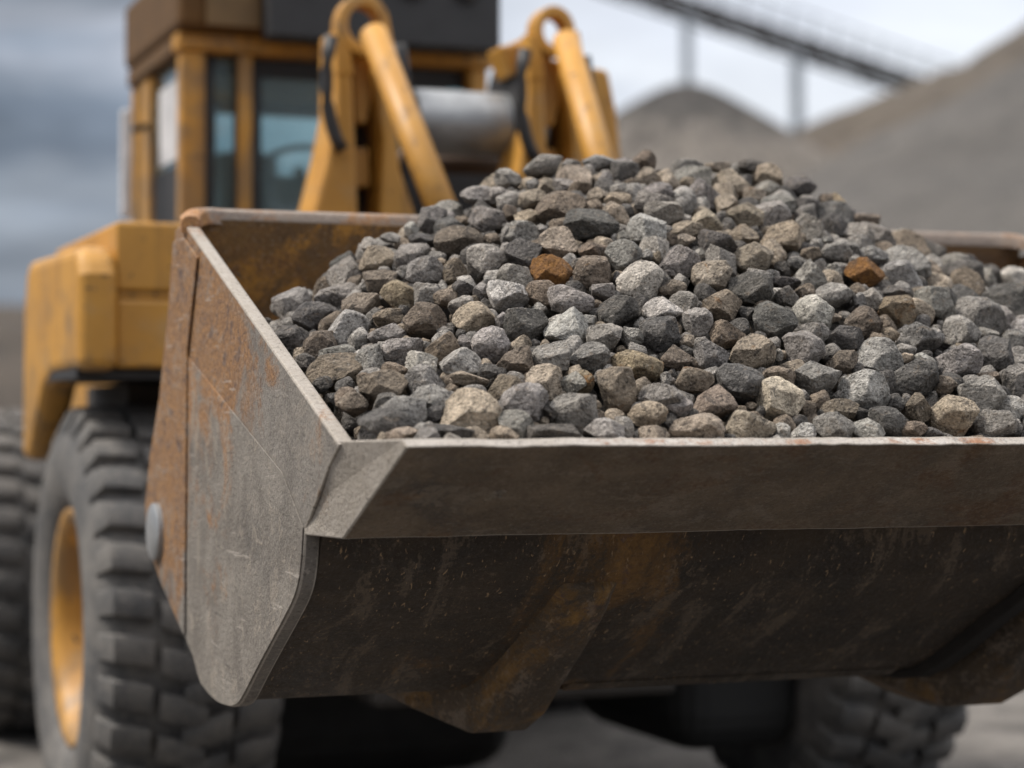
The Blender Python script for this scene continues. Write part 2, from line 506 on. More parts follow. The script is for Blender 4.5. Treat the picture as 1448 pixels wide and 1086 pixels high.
def cone_heap(name, mat, cx, cy, h, slope, top, label, seed, cat='gravel pile', rough=0.35, elong=1.0):
    nr, na = 60, 160
    R = h / slope
    vs = []; fs = []
    for i in range(nr + 1):
        rr = (i / nr) * (R * 1.06)
        for j in range(na):
            a = 2 * math.pi * j / na
            x = math.cos(a) * rr; y = math.sin(a) * rr * elong
            z = h - slope * math.sqrt(rr * rr + top * top) + slope * top
            z += rough * mn.noise((x * .45 + seed, y * .45, seed)) * min(1, .35 + rr / 6) + rough * 1.6 * mn.noise((x * .13, y * .13 + seed, seed)) * min(1, rr / 5)
            gul = mn.noise((math.cos(a) * 5 + seed, math.sin(a) * 5, 2.0))
            z += 0.35 * gul * min(1, rr / 4)
            vs.append((x, y, max(z, -0.25)))
    for i in range(nr):
        for j in range(na):
            k = (j + 1) % na
            fs.append((i * na + j, (i + 1) * na + j, (i + 1) * na + k, i * na + k))
    me = bpy.data.meshes.new(name); me.from_pydata(vs, [], fs); me.materials.append(mat)
    me.polygons.foreach_set('use_smooth', [True] * len(fs))
    bm = bmesh.new(); bm.from_mesh(me); bmesh.ops.remove_doubles(bm, verts=bm.verts, dist=1e-4)
    bmesh.ops.recalc_face_normals(bm, faces=bm.faces); bm.to_mesh(me); bm.free()
    o = bpy.data.objects.new(name, me); COL.objects.link(o); o.location = (cx, cy, 0)
    return tag(o, label, cat)


M['pile_grey'] = mat_heap('grey_gravel', (0.1672, 0.1482, 0.1292), (0.2128, 0.1877, 0.1634), (0.1292, 0.1155, 0.1049), 0.35, (7.4, 9.0, (0.0532, 0.0486, 0.0456)))
M['pile_dark'] = mat_heap('dark_gravel', (0.0962, 0.0888, 0.0829), (0.1221, 0.1125, 0.1036), (0.0703, 0.0666, 0.0636))
M['pile_tan'] = mat_heap('brown_soil', (0.0972, 0.0792, 0.0634), (0.1296, 0.1080, 0.0864), (0.0540, 0.0454, 0.0396))
a = at_y(968, 116, 45)
cone_heap('gravel_pile', M['pile_grey'], a.x, a.y, a.z, 0.72, 0.9, 'pointed grey gravel pile with a dark tip below the conveyor legs', 3.1)
a = at_y(1790, -36, 38)
cone_heap('gravel_pile', M['pile_dark'], a.x, a.y, a.z, 0.51, 1.2, 'large dark grey gravel pile rising out of the photo at right', 8.4)
a = at_y(1720, -38, 56)
cone_heap('soil_heap', M['pile_tan'], a.x, a.y, a.z, 0.48, 2.0, 'brownish soil heap behind the dark gravel pile, under the conveyor foot', 14.2, 'soil heap', 0.9)

# ------------------------------------------------------------------ conveyor
M['galv'] = plain('galvanised_steel', (0.36, 0.40, 0.44), 0.5, 0.2)
M['belt'] = plain('conveyor_steel', (0.045, 0.038, 0.034), 0.7)


def conveyor():
    P = at_y(760, -50, 60); Q = at_y(1345, 148, 60)
    root = empty('conveyor', (Q.x, Q.y, 0))
    tag(root, 'raised dark conveyor slanting across the sky down to the soil heap', 'conveyor')
    d = (Q - P); L = d.length; d.normalize(); up = d.cross(Vector((0, 1, 0))).normalized()
    if up.z < 0: up = -up
    mb = MB()
    for dy in (-0.55, 0.55):
        o = Vector((0, dy, 0))
        for k in (0.0, 0.40):
            mb.bar(P + o + up * k, Q + o + up * k, 0.10, 0.10, up)
        n = int(L / 0.9)
        for i in range(n):
            a = P + d * (L * i / n) + o; b = P + d * (L * (i + 1) / n) + o
            mb.bar(a + up * (0.0 if i % 2 else 0.40), b + up * (0.40 if i % 2 else 0.0), 0.06, 0.06, up)
    mb.build('truss', M['belt'], root)
    mb = MB(); mb.bar(P + up * 0.22, Q + up * 0.22, 0.9, 0.2, up)
    mb.build('belt', M['belt'], root)
    hr = MB()
    for dy in (-0.75, 0.75):
        o = Vector((0, dy, 0))
        hr.bar(P + o + up * 1.15, Q + o + up * 1.15, 0.05, 0.05, up)
        hr.bar(P + o + up * 0.80, Q + o + up * 0.80, 0.035, 0.035, up)
        n = int(L / 0.8)
        for i in range(n + 1):
            a = P + d * (L * i / n) + o
            hr.bar(a + up * 0.40, a + up * 1.15, 0.05, 0.05, (0, 1, 0))
    hr.build('handrail', M['galv'], root)
    for px in (962, 1117):
        t = (px - 760) / (1345 - 760)
        top = P.lerp(Q, t)
        l = MB()
        for dy in (-0.5, 0.5):
            l.bar((top.x + dy * .42, top.y + dy, 0), (top.x + dy * .42, top.y + dy, top.z), 0.22, 0.2, (0, 1, 0))
        for z in np.arange(1.0, top.z - 1, 1.6):
            l.bar((top.x - .21, top.y - .5, z), (top.x + .21, top.y + .5, z + 1.4), 0.06, 0.06, (1, 0, 0))
        l.build('leg', M['galv'], root)


conveyor()

# ------------------------------------------------------------------ wheel loader
loader = empty('wheel_loader', (0, RY, 0))
tag(loader, 'yellow wheel loader carrying a rusty steel bucket heaped with rocks', 'wheel loader')

# --- bucket: one bent shell (floor, heel, back) with side plates, cutting edge and wear parts as sub-parts
OUT = [(4.80, 1.436), (4.84, 1.36), (4.90, 1.292), (5.0, 1.228), (5.116, 1.163), (5.30, 1.058), (5.40, 1.0), (5.47, .968), (5.55, .955), (5.70, .952), (5.85, .972),
       (6.0, 1.03), (6.2, 1.12), (6.40, 1.23), (6.55, 1.34), (6.60, 1.45), (6.56, 1.60), (6.45, 1.80), (6.36, 2.02), (6.29, 2.24), (6.27, 2.31)]


def offset(line, d):
    res = []
    for i, p in enumerate(line):
        a = line[max(i - 1, 0)]; b = line[min(i + 1, len(line) - 1)]
        tx, ty = b[0] - a[0], b[1] - a[1]; l = math.hypot(tx, ty)
        res.append((p[0] - ty / l * d, p[1] + tx / l * d))
    return res


XS = [-1.46, -1.40, -0.9, -0.45, 0, .45, .9, 1.40, 1.46]
inn = offset(OUT, 0.03)
b = MB()
nO = len(OUT)
vs = []; fs = []
ring = OUT + inn[::-1]
nr = len(ring)
for x in XS: vs += [(x, p[0], p[1]) for p in ring]
for i in range(len(XS) - 1):
    for k in range(nr):
        k2 = (k + 1) % nr
        fs.append((i * nr + k, i * nr + k2, (i + 1) * nr + k2, (i + 1) * nr + k))
fs.append(tuple(range(nr))); fs.append(tuple((len(XS) - 1) * nr + k for k in range(nr)))
b.add(vs, fs, True)
bucket = b.build('bucket', M['under'], loader, autosmooth=50)
bucket.data.materials.append(M['inside'])
bm = bmesh.new(); bm.from_mesh(bucket.data)
for f in bm.faces:   # inner skin gets the painted, rusted inside
    c = f.calc_center_median(); n = f.normal
    toward = Vector((0, 5.45 - RY - c.y, 1.75 - c.z))
    if n.dot(toward) > 0 and abs(n.x) < .5: f.material_index = 1
bm.to_mesh(bucket.data); bm.free()

SIDE = [(6.276, 2.27), (6.20, 2.278), (6.128, 2.272), (4.535, 1.648), (4.618, 1.60), (4.82, 1.445), (4.84, 1.35), (4.885, 1.285), (5.0, 1.217), (5.116, 1.152), (5.30, 1.047), (5.40, .985), (5.46, .955), (5.54, .938),
        (5.68, .930), (5.79, .938), (5.90, .958), (5.945, .98), (5.985, 1.022), (6.128, 1.065), (6.43, 1.195), (6.60, 1.285), (6.655, 1.33), (6.692, 1.43), (6.614, 1.6), (6.472, 1.776), (6.347, 2.031)]
PANEL = [(6.071, 1.884), (6.085, 1.06), (5.99, 1.022), (5.948, .984), (5.90, .961), (5.79, .941), (5.68, .933), (5.54, .941), (5.462, .958), (5.402, .988), (5.30, 1.05), (5.116, 1.155), (5.0, 1.22), (4.888, 1.288), (4.844, 1.352), (4.825, 1.45), (5.02, 1.575)]
EAR = [(5.94, 2.165), (6.07, 1.90), (6.10, 1.075), (6.43, 1.205), (6.59, 1.292), (6.64, 1.335), (6.675, 1.43), (6.60, 1.595), (6.46, 1.772), (6.335, 2.028), (6.265, 2.235), (6.13, 2.238)]
def rounded(poly, a, b, passes=2):
    """corner-cut the run of the outline between points a and b"""
    i, j = poly.index(a), poly.index(b)
    run = poly[i:j + 1]
    for _ in range(passes):
        new = [run[0]]
        for p, q_ in zip(run[:-1], run[1:]):
            new += [(p[0] * .75 + q_[0] * .25, p[1] * .75 + q_[1] * .25), (p[0] * .25 + q_[0] * .75, p[1] * .25 + q_[1] * .75)]
        run = new + [run[-1]]
    return poly[:i] + run + poly[j + 1:]


SIDE = rounded(SIDE, (4.82, 1.445), (5.90, .958))
PANEL = rounded(PANEL, (5.90, .961), (4.825, 1.45))
for s in (-1, 1):
    m = MB(); m.prism(SIDE, s * 1.5, s * 1.4605, 'x')
    sp_ = m.build('side_plate', M['side'], bucket, bevel=0.006, seg=2)
    sp_.data.materials.append(M['corner']); sp_.modifiers['bevel'].material = 1
    for pl in sp_.data.polygons:
        if pl.normal.z > .6 and abs(pl.normal.x) < .3: pl.material_index = 1
    m = MB(); m.prism(PANEL, s * 1.504, s * 1.5003, 'x')
    m.build('wear_plate', M['panel'], bucket, bevel=0.005, seg=2)
    m = MB(); m.prism(EAR, s * 1.510, s * 1.5003, 'x')
    m.build('ear_plate', M['side'], bucket, bevel=0.005, seg=2)
    # corner block where side plate and cutting edge meet
    m = MB(); m.prism([(4.53, 1.652), (4.46, 1.652), (4.60, 1.50), (4.83, 1.435), (4.66, 1.60)], s * 1.512, s * 1.458, 'x')
    # pivot boss
    m2 = MB(); m2.lathe([(0.0, 0.0), (0.0, .080), (-.006, .0875), (-.03, .0875), (-.035, 0.0)] if s > 0 else [(0.0, 0.0), (0.0, .080), (.006, .0875), (.03, .0875), (.035, 0.0)], (s * 1.531, 6.47, 1.36), 40, True)
    m2.build('pivot_boss', M['chrome'], bucket, autosmooth=40)

# cutting edge: heavy bevelled blade, its ends chamfered
PROF = [(4.275, 1.6615), (4.252, 1.645), (4.635, 1.432), (4.83, 1.432), (4.83, 1.49), (4.56, 1.655)]
XE = [1.44, 1.435, 1.462, 1.5, 1.5, 1.5]
NS = 90
vs = []; fs = []
for k in range(NS + 1):
    u = -1 + 2 * k / NS
    for i, (x, p) in enumerate(zip(XE, PROF)):
        n1 = mn.noise((u * 9, i * .15, 1.0)) * .006 + mn.noise((u * 40, i * .3, 5.0)) * .003
        w = 1.0 if i in (0, 1) else (.5 if i == 2 else 0.0)
        vs.append((u * x, p[0] + n1 * w, p[1] + n1 * w * .7))
for k in range(NS):
    for i in range(6): fs.append((k * 6 + i, k * 6 + (i + 1) % 6, (k + 1) * 6 + (i + 1) % 6, (k + 1) * 6 + i))
fs.append((5, 4, 3, 2, 1, 0)); fs.append(tuple(NS * 6 + i for i in range(6)))
m = MB()
m.add(vs, fs)
edge = m.build('cutting_edge', M['edge'], bucket, bevel=0.004, seg=2, angle=25)
edge.data.materials.append(M['lip']); edge.data.materials.append(M['corner']); edge.modifiers['bevel'].material = 2
for p in edge.data.polygons:
    n = p.normal
    if abs(n.x) > 0.6: p.material_index = 2
    elif p.center.y < 4.275 - RY and p.center.z > 1.64: p.material_index = 1
    elif n.z > 0.5 and p.center.z > 1.6: p.material_index = 2

# rolled rim along the back, turning down into the side plates
path = []
for i in range(15):
    a = math.pi / 2 * i / 14
    path.append((-1.487 + .17 * (1 - math.cos(a)), 6.115 + .165 * math.sin(a)))
path = path + [(-x, y) for x, y in path[::-1]]
vs = []; fs = []
for k, (x, y) in enumerate(path):
    a = path[max(k - 1, 0)]; c = path[min(k + 1, len(path) - 1)]
    tx, ty = c[0] - a[0], c[1] - a[1]; l = math.hypot(tx, ty); nx, ny = -ty / l, tx / l
    zt = 2.338 + 0.012 * (x + 1.5) / 3
    kk = min(k, len(path) - 1 - k)
    zt -= 0.04 * max(0, 1 - kk / 9) ** 1.5
    for (d, z) in ((-.028, -.05), (.028, -.05), (.028, -.012), (.014, 0), (-.014, 0), (-.028, -.012)):
        vs.append((x + nx * d, y + ny * d, zt + z))
n = 6
for k in range(len(path) - 1):
    for i in range(n): fs.append((k * n + i, k * n + (i + 1) % n, (k + 1) * n + (i + 1) % n, (k + 1) * n + i))
fs.append(tuple(range(n))); fs.append(tuple((len(path) - 1) * n + i for i in range(n)))
m = MB(); m.add(vs, fs, True)
m.build('rim', M['rim'], bucket, autosmooth=50)


# skid ribs under the floor: wedge-shaped, bevelled sides
def skid(dx, wide=0.0):
    rows = [(4.90, 1.30, -.83, -.64, .03), (5.0, 1.23, -.83, -.63, .05), (5.13, 1.155, -.835, -.625, .065), (5.30, 1.058, -.845, -.62, .08), (5.42, .99, -.86, -.62, .10), (5.53, .958, -.90, -.62, .12),
            (5.66, .950, -.99, -.61, .13), (5.86, .972, -1.01, -.60, .135), (5.98, 1.02, -1.01, -.60, .12)]
    vs = []; fs = []
    for k, (y, z, xl, xr, h) in enumerate(rows):
        a = rows[max(k - 1, 0)]; c = rows[min(k + 1, len(rows) - 1)]
        tx, tz = c[0] - a[0], c[1] - a[1]; l = math.hypot(tx, tz); nx, nz = tz / l, -tx / l
        for (x, hh) in ((xl, -.02), (xl + .015, h * .35), (xl + (.07 if k < 6 else .2), h), (xr - .05 + wide, h), (xr + wide, -.02)):
            vs.append((x + dx, y + nx * hh, z + nz * hh))
    n = 5
    for k in range(len(rows) - 1):
        for i in range(n): fs.append((k * n + i, k * n + (i + 1) % n, (k + 1) * n + (i + 1) % n, (k + 1) * n + i))
    fs.append(tuple(range(n))); e = (len(rows) - 1) * n; fs.append(tuple(range(e, e + n)))
    m = MB(); m.add(vs, fs)
    return m


M['skid'] = steel('skid_steel', (0.10, 0.068, 0.04), (0.055, 0.04, 0.027), 0.62, 0.5, 0.5, None, (1.6, 0.55, 0.55), chips=0.7, dustc=(0.26, 0.20, 0.15), speck=0.4, streaky=True, pit=1.2, rustcol=((0.30, 0.155, 0.03), (0.15, 0.08, 0.022)))
for xc, wd in ((0.0, 0.0), (1.52, .04)):
    skid(xc, wd).build('skid_rib', M['skid'], bucket, bevel=0.01, seg=2)
# near-black strip added to paint in the shade along the right rib
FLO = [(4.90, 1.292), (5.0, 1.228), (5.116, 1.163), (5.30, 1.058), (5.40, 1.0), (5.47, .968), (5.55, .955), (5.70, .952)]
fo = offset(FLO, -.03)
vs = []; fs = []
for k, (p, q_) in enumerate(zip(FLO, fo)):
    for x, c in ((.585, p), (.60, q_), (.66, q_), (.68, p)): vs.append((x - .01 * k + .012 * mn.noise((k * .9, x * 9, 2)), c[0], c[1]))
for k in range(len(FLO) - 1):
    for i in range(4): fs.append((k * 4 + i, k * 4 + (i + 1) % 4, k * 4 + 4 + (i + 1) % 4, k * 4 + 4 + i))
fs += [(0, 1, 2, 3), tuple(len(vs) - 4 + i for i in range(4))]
m = MB(); m.add(vs, fs); m.build('shade_strip', plain('shade_black', (0.012, 0.009, 0.007), 0.9, 0, .4, 20, .6), bucket, bevel=.006)
m = MB(); m.prism([(5.46, .970), (5.52, .943), (5.80, .945), (5.86, .973)], -.56, .50, 'x')
m.build('heel_plate', M['under'], bucket, bevel=0.006)


# --- wheels
def wheel(cx_out, cy, cz, width, R, s, lugs=32):
    """s=-1: outer face toward -x"""
    c = (cx_out, cy, cz)
    root = MB()
    root.lathe([(-s * .20, 0.0), (-s * .16, .13), (-s * .20, .17), (-s * .22, .34)], c, 48)
    for k in range(16):
        a = 2 * math.pi * k / 16
        y, z = cy + .25 * math.cos(a), cz + .25 * math.sin(a)
        root.tube([(cx_out - s * .23, y, z), (cx_out - s * .185, y, z)], .018, 8)
    hub = root.build('wheel', M['paint'], loader, autosmooth=40)
    rim = MB()
    rim.lathe([(-s * .24, .33), (-s * .20, .36), (-s * .12, .385), (-s * .05, .41), (-s * .02, .425), (s * -.005, .455), (-s * .0, .475), (-s * .03, .485), (-s * .10, .47)], c, 72)
    rim.build('rim', M['paint'], hub)
    ty = MB()
    w = width
    b0 = R - .055
    prof = [(.03, .465), (.0, .485), (-.025, .53), (-.045, .60), (-.045, .68), (-.03, .75), (.0, .80), (.035, b0 - .005), (.12, b0 + .006), (w / 2, b0 + .012),
            (w - .12, b0 + .006), (w - .035, b0 - .005), (w, .80), (w + .04, .70), (w + .03, .55), (w - .03, .47)]
    k0 = R / .88
    prof = [(-s * x, r * (k0 if r > .5 else 1)) for x, r in prof]
    ty.lathe(prof, c, 96)
    pitch = 2 * math.pi / lugs
    for k in range(lugs):
        for side in (0, 1):
            a0 = pitch * (k + 0.5 * side)
            # stations across half the tread, stepping round the tyre like a zig-zag traction bar
            for st in ([(-.02, .0, .80, .33), (.02, .0, R - .006, .34), (.10, .04, R, .36), (.165, .12, R, .33)],
                       [(.195, .30, R + .002, .34), (.26, .40, R + .005, .37), (.33, .52, R + .005, .36), (.375, .60, R + .003, .28)]):
                vs = []; fs = []
                for (x, da, r, ha) in st:
                    xx = x if side == 0 else w - x
                    ac = a0 + da * pitch
                    h = ha * pitch
                    base = min(b0, r) - .03
                    for (ang, rr) in ((ac - h, base), (ac - h * .84, r - .006), (ac - h * .66, r), (ac + h * .66, r), (ac + h * .84, r - .006), (ac + h, base)):
                        vs.append((cx_out - s * xx, cy + rr * math.cos(ang), cz + rr * math.sin(ang)))
                for i in range(len(st) - 1):
                    for j in range(5): fs.append((i * 6 + j, i * 6 + j + 1, i * 6 + 7 + j, i * 6 + 6 + j))
                fs.append(tuple(range(6))); e = (len(st) - 1) * 6; fs.append(tuple(range(e, e + 6)))
                ty.add(vs, fs)
    ty.build('tyre', M['rubber'], hub, autosmooth=38)
    return hub


wheel(-1.44, 8.56, .875, .66, .885, -1)
wheel(2.28, 8.56, .875, .66, .885, 1)
wheel(-1.44, 11.9, .875, .66, .885, -1)
wheel(2.28, 11.9, .875, .66, .885, 1)

# --- front frame, axle, booms
m = MB()
m.box(-.8, 1.66, 8.40, 8.74, .70, 1.05)
m.tube([(-.82, 8.56, .875), (1.7, 8.56, .875)], .20, 20)
m.build('front_axle', M['dark'], loader, bevel=.02)
m = MB()
m.box(-.42, .86, 7.75, 9.35, .60, 1.75)
m.box(-.34, .78, 7.9, 9.1, 1.75, 2.45)
m.build('front_frame', M['dark'], loader, bevel=.03)
m = MB()
m.box(.98, 1.60, 8.02, 9.2, .30, 1.42)
m.build('axle_housing', plain('oily_housing', (0.006, 0.006, 0.006), 0.8), loader, bevel=.16, seg=4)
m = MB()
m.box(-.72, .80, 9.3, 13.2, .05, .72)
m.build('shade_block', M['dark'], loader, bevel=.22, seg=4)  # dark block added to shade and hide the ground under the loader
m = MB()
m.box(-1.0, 1.85, 10.3, 14.4, .75, 1.6)
m.build('rear_frame', M['dark'], loader, bevel=.05)
m = MB()
m.prism([(11.0, 1.6), (14.6, 1.6), (14.6, 2.2), (14.2, 2.45), (11.0, 2.55)], -.75, .9, 'x')
m.build('engine_hood', M['paint'], loader, bevel=.08, seg=3)

for xo in (-.36, .485):
    dx = xo + .36
    P = lambda px, py, y: at_y(px, py, y) + Vector((dx, 0, 0))

    def q(px, py):   # trace of the left arm group, set at this arm's x
        v = at_y(px, py, 8.4); return (v.x + dx, v.z - (0.0 if xo < 0 else -.03))
    # tower plate with eye ring on top
    m = MB()
    m.prism([q(469, 40), q(487, 44), q(493, 150), q(499, 300), q(503, 420), q(420, 420), q(438, 293), q(455, 225), q(468, 160)], 8.32, 8.60, 'y')
    arm = m.build('lift_arm', M['paint'], loader, bevel=.02)
    m = MB()
    m.prism([q(540, 80), q(556, 180), q(562, 240), q(582, 300), q(590, 420), q(532, 420), q(534, 300), q(538, 200), q(526, 95)], 8.36, 8.60, 'y')
    m.build('inner_plate', M['paint'], arm, bevel=.015)
    m = MB()
    cz_ = q(506, 38)
    nn = 28
    vs = []; fs = []
    for y in (8.31, 8.42):
        for rr in ((.068, .112) if xo < 0 else (.054, .094)):
            for i in range(nn):
                a = 2 * math.pi * i / nn
                vs.append((cz_[0] + rr * math.cos(a), y, cz_[1] + rr * 1.15 * math.sin(a)))
    for i in range(nn):
        j = (i + 1) % nn
        fs += [(i, j, nn + j, nn + i), (2 * nn + i, 3 * nn + i, 3 * nn + j, 2 * nn + j), (i, 2 * nn + i, 2 * nn + j, j), (nn + i, nn + j, 3 * nn + j, 3 * nn + i)]
    m.add(vs, fs)
    m.prism([q(467, 40), q(484, 52), q(492, 110), q(468, 110)], 8.315, 8.415, 'y'); m.prism([q(526, 48), q(543, 36), q(549, 70), q(556, 125), q(536, 125)], 8.315, 8.415, 'y')
    m.build('pin_eye', M['paint'], arm, bevel=.008)
    # web between the plates and a dark slot below
    m = MB(); m.prism([q(500, 70), q(534, 75), q(534, 120), q(522, 172), q(508, 172)], 8.44, 8.54, 'y'); m.prism([q(503, 205), q(528, 205), q(530, 262), q(505, 262)], 8.46, 8.56, 'y')
    m.build('web_plate', M['paint'], arm, bevel=.01)
    m = MB(); m.prism([q(490, 90), q(545, 90), q(550, 420), q(490, 420)], 8.585, 8.64, 'y')
    m.build('back_plate', M['dark'], arm)
    # tilt link tube running down to the bucket back
    m = MB()
    a0 = Vector((q(509, 56)[0], 8.22, q(509, 56)[1])); e0 = at_y(640, 335, 7.55) + Vector((dx * .83, 0, 0))
    m.tube([a0, a0.lerp(e0, .5), e0], [.056, .059, .060], 20)
    d = (e0 - a0).normalized()
    m.tube([e0, e0 + d * .75], .04, 16)
    m.build('tilt_link', M['paint'], arm)
    m = MB(); m.prism([q(548, 28), q(562, 24), q(572, 60), q(574, 130), q(562, 150), q(556, 90)], 8.50, 8.62, 'y')
    m.build('hose_bracket', M['black'], arm, bevel=.015)
    m = MB()
    for h0 in (0, 9):
        m.tube([at_y(px_ + h0, py_, 8.48) + Vector((dx, 0, 0)) for px_, py_ in ((560, 60), (566, 110), (572, 160), (574, 210), (570, 260), (572, 330))], .016, 8)
    m.build('hose', M['black'], arm)
    # boom carrying the bucket
    m = MB()
    m.prism([(8.75, 2.30), (8.45, 2.42), (7.6, 1.95), (6.62, 1.48), (6.60, 1.22), (6.85, 1.16), (7.7, 1.6), (8.6, 2.0)], xo + dx * 0 - .07 + .03, xo + .10, 'x')
    m.build('boom', M['paint'], loader, bevel=.02)
    # hoses hanging by the tower
    m = MB()
    pts = [at_y(px_, py_, 8.28) for px_, py_ in ((468, 50), (463, 75), (461, 100), (461, 125), (463, 150), (468, 175), (475, 196), (484, 212))]
    m.tube([p_ + Vector((dx, 0, 0)) for p_ in pts], .028, 10)
    m.build('hose', M['black'], arm)
# slanted outer plate of the right arm group
def q2(px, py): v = at_y(px, py, 8.5); return (v.x, v.z)
m = MB(); m.prism([q2(826, 100), q2(845, 94), q2(862, 98), q2(874, 160), q2(884, 260), q2(860, 300), q2(842, 200)], 8.5, 8.66, 'y')
m.build('outer_bracket', M['paint'], loader, bevel=.02)
m = MB(); m.prism([q2(700, 66), q2(744, 60), q2(748, 100), q2(716, 110)], 8.44, 8.62, 'y')
m.build('cross_bracket', M['paint'], loader, bevel=.015)

# torque tube and flange
cz_ = at_y(650, 174, 8.6)
m = MB(); m.lathe([(-.22, 0), (-.22, .132), (-.20, .14), (.36, .14), (.36, 0)], cz_, 40)
m.build('torque_tube', M['chrome'], loader, autosmooth=40)
f_ = at_y(722, 150, 8.6)
m = MB(); m.lathe([(-.035, 0), (-.035, .21), (-.02, .23), (.03, .23), (.04, .1), (.04, 0)], f_, 40)
m.build('tube_flange', M['black'], loader, autosmooth=40)
m = MB()
a_ = at_y(560, 228, 8.9); b_ = at_y(745, 232, 8.9)
m.tube([a_, b_], .05, 12)
m.build('cross_shaft', plain('rusty_shaft', (0.09, 0.055, 0.035), 0.7), loader)
m = MB()
a_ = at_y(560, 214, 9.15); b_ = at_y(748, 330, 9.15)
m.box(a_.x, b_.x, 9.15, 9.4, b_.z - .4, a_.z)
m.build('valve_bank', M['black'], loader, bevel=.03)

# --- cab
X0, X1, Y0, Y1 = -.77, .73, 9.6, 10.80
ZB, ZT = 1.75, 3.40
cab = empty('cab', (0, 10.2, ZB), loader)
m = MB()
m.box(X0, X1, Y0, Y1, ZB, 2.60)
m.build('cab_base', M['paint'], cab, bevel=.03)
pw = .13
def post(xa, xb, ya, yb, za=2.60, zb=ZT):
    m = MB(); m.box(xa, xb, ya, yb, za, zb); m.build('post', M['paint'], cab, bevel=.012)
post(X0, X0 + .115, Y0, Y0 + .10)
post(-.50, -.432, Y0 + .003, Y0 + .05)
post(X1 - .09, X1, Y0, Y0 + .12)
post(X0 + .002, X0 + .10, Y1 - .45, Y1 - .22)
post(X0, X0 + .12, Y1 - .12, Y1)
post(X1 - .12, X1, Y1 - .12, Y1)
m = MB()
m.box(X0 - .02, X1 + .02, Y0 - .02, Y0 + .12, ZT, ZT + .085)
m.build('front_header', M['paint'], cab, bevel=.015)
m = MB(); m.box(X0 - .02, X0 + .08, Y0 + .121, Y1, ZT, ZT + .085); m.box(X1 - .08, X1 + .02, Y0 + .121, Y1, ZT, ZT + .085); m.box(X0 + .081, X1 - .081, Y1 - .1, Y1, ZT, ZT + .085)
m.build('side_header', M['brown'], cab, bevel=.012)
m = MB()
m.box(X0 - .035, X1 + .03, Y0 - .10, Y1 + .02, ZT + .0855, ZT + .42)
m.build('roof', M['brown'], cab, bevel=.04, seg=3)
m = MB()
m.box(X0 + .35, X1 - .02, Y0 - .24, Y0 - .102, ZT + .04, ZT + .50)
for k in range(4):
    xl = X0 + .50 + .27 * k
    m.tube([(xl, Y0 - .28, ZT + .34), (xl, Y0 - .24, ZT + .34)], .075, 18)
m.build('light_bar', M['black'], cab, bevel=.02)
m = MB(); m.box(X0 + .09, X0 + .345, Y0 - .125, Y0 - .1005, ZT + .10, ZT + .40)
m.build('roof_shade_panel', plain('brown_shade_panel', (0.13, 0.075, 0.025), 0.6), cab, bevel=.006)  # added panel; the shaded roof front is painted in as dark brown

def pane(name, xa, xb, ya, yb, za, zb):
    m = MB(); m.box(xa, xb, ya, yb, za, zb); return m.build(name, M['glass'], cab)
pane('windscreen', X0 + .131, X1 - .091, Y0 + .105, Y0 + .112, 2.601, ZT - .001)
pane('side_window', X0 + .04, X0 + .046, Y0 + .141, Y1 - .451, 2.601, ZT - .001)
pane('side_window', X0 + .04, X0 + .046, Y1 - .219, Y1 - .121, 2.601, ZT - .001)
pane('rear_window', X0 + .121, X1 - .121, Y1 - .06, Y1 - .054, 2.75, ZT - .12)
pane('side_window', X1 - .046, X1 - .04, Y0 + .121, Y1 - .121, 2.601, ZT - .001)
# dark gaskets and interior
m = MB()
m.box(X0 + .131, X0 + .175, Y0 + .09, Y0 + .104, 2.601, ZT - .001)
m.box(-.5, -.41, Y0 + .101, Y0 + .104, 2.601, ZT - .001)
m.box(-.414, -.37, Y0 + .09, Y0 + .104, 2.601, ZT - .001)
m.box(-.369, X1 - .09, Y0 + .09, Y0 + .104, ZT - .09, ZT - .001)
m.build('gasket', M['black'], cab)
m = MB()
m.box(X0 + .121, X1 - .121, Y1 - .11, Y1 - .065, 2.601, 2.749)
m.box(X0 + .121, X1 - .121, Y1 - .11, Y1 - .065, ZT - .119, ZT - .001)
m.box(X0 + .1, X1 - .1, Y0 + .2, Y1 - .12, ZT - .06, ZT - .002)
m.build('interior_trim', M['interior'], cab)
m = MB()
m.box(-.40, .02, Y0 + .50, Y0 + .90, 2.50, 2.66)
m.prism([(Y0 + .86, 2.62), (Y0 + .98, 2.62), (Y0 + 1.04, 3.06), (Y0 + .96, 3.08)], -.38, -.06, 'x')
m.build('seat', M['interior'], cab, bevel=.05, seg=3)
m = MB()
m.prism([(Y0 + .18, 2.601), (Y0 + .42, 2.601), (Y0 + .40, 2.82), (Y0 + .30, 2.88)], -.42, .62, 'x')
m.box(-.64, -.535, Y0 + .3, Y0 + .36, 2.601, 3.22)
m.tube([(-.05, Y0 + .42, 2.60), (-.05, Y0 + .60, 2.95)], .03, 10)
m.build('steering_console', M['interior'], cab, bevel=.02)
m = MB()
ringp = [Vector((-.05 + .19 * math.cos(a), Y0 + .60 + .16 * math.sin(a), 2.95 - .09 * math.sin(a))) for a in [2 * math.pi * i / 24 for i in range(25)]]
m.tube(ringp, .016, 8, cap=False)
m.build('steering_wheel', M['interior'], cab)

# rear-view mirror at the cab's left rear corner
m = MB()
a_ = at_y(171, 152, 10.2); b_ = at_y(192, 308, 10.2)
m.box(a_.x, b_.x - .02, 10.2, 10.26, b_.z, a_.z)
m.build('mirror', M['pale'], cab, bevel=.02)
m = MB(); m.bar((b_.x - .05, 10.27, a_.z - .1), (X0 + .02, 10.4, a_.z - .05), .03, .03)
m.build('mirror_arm', M['black'], cab)
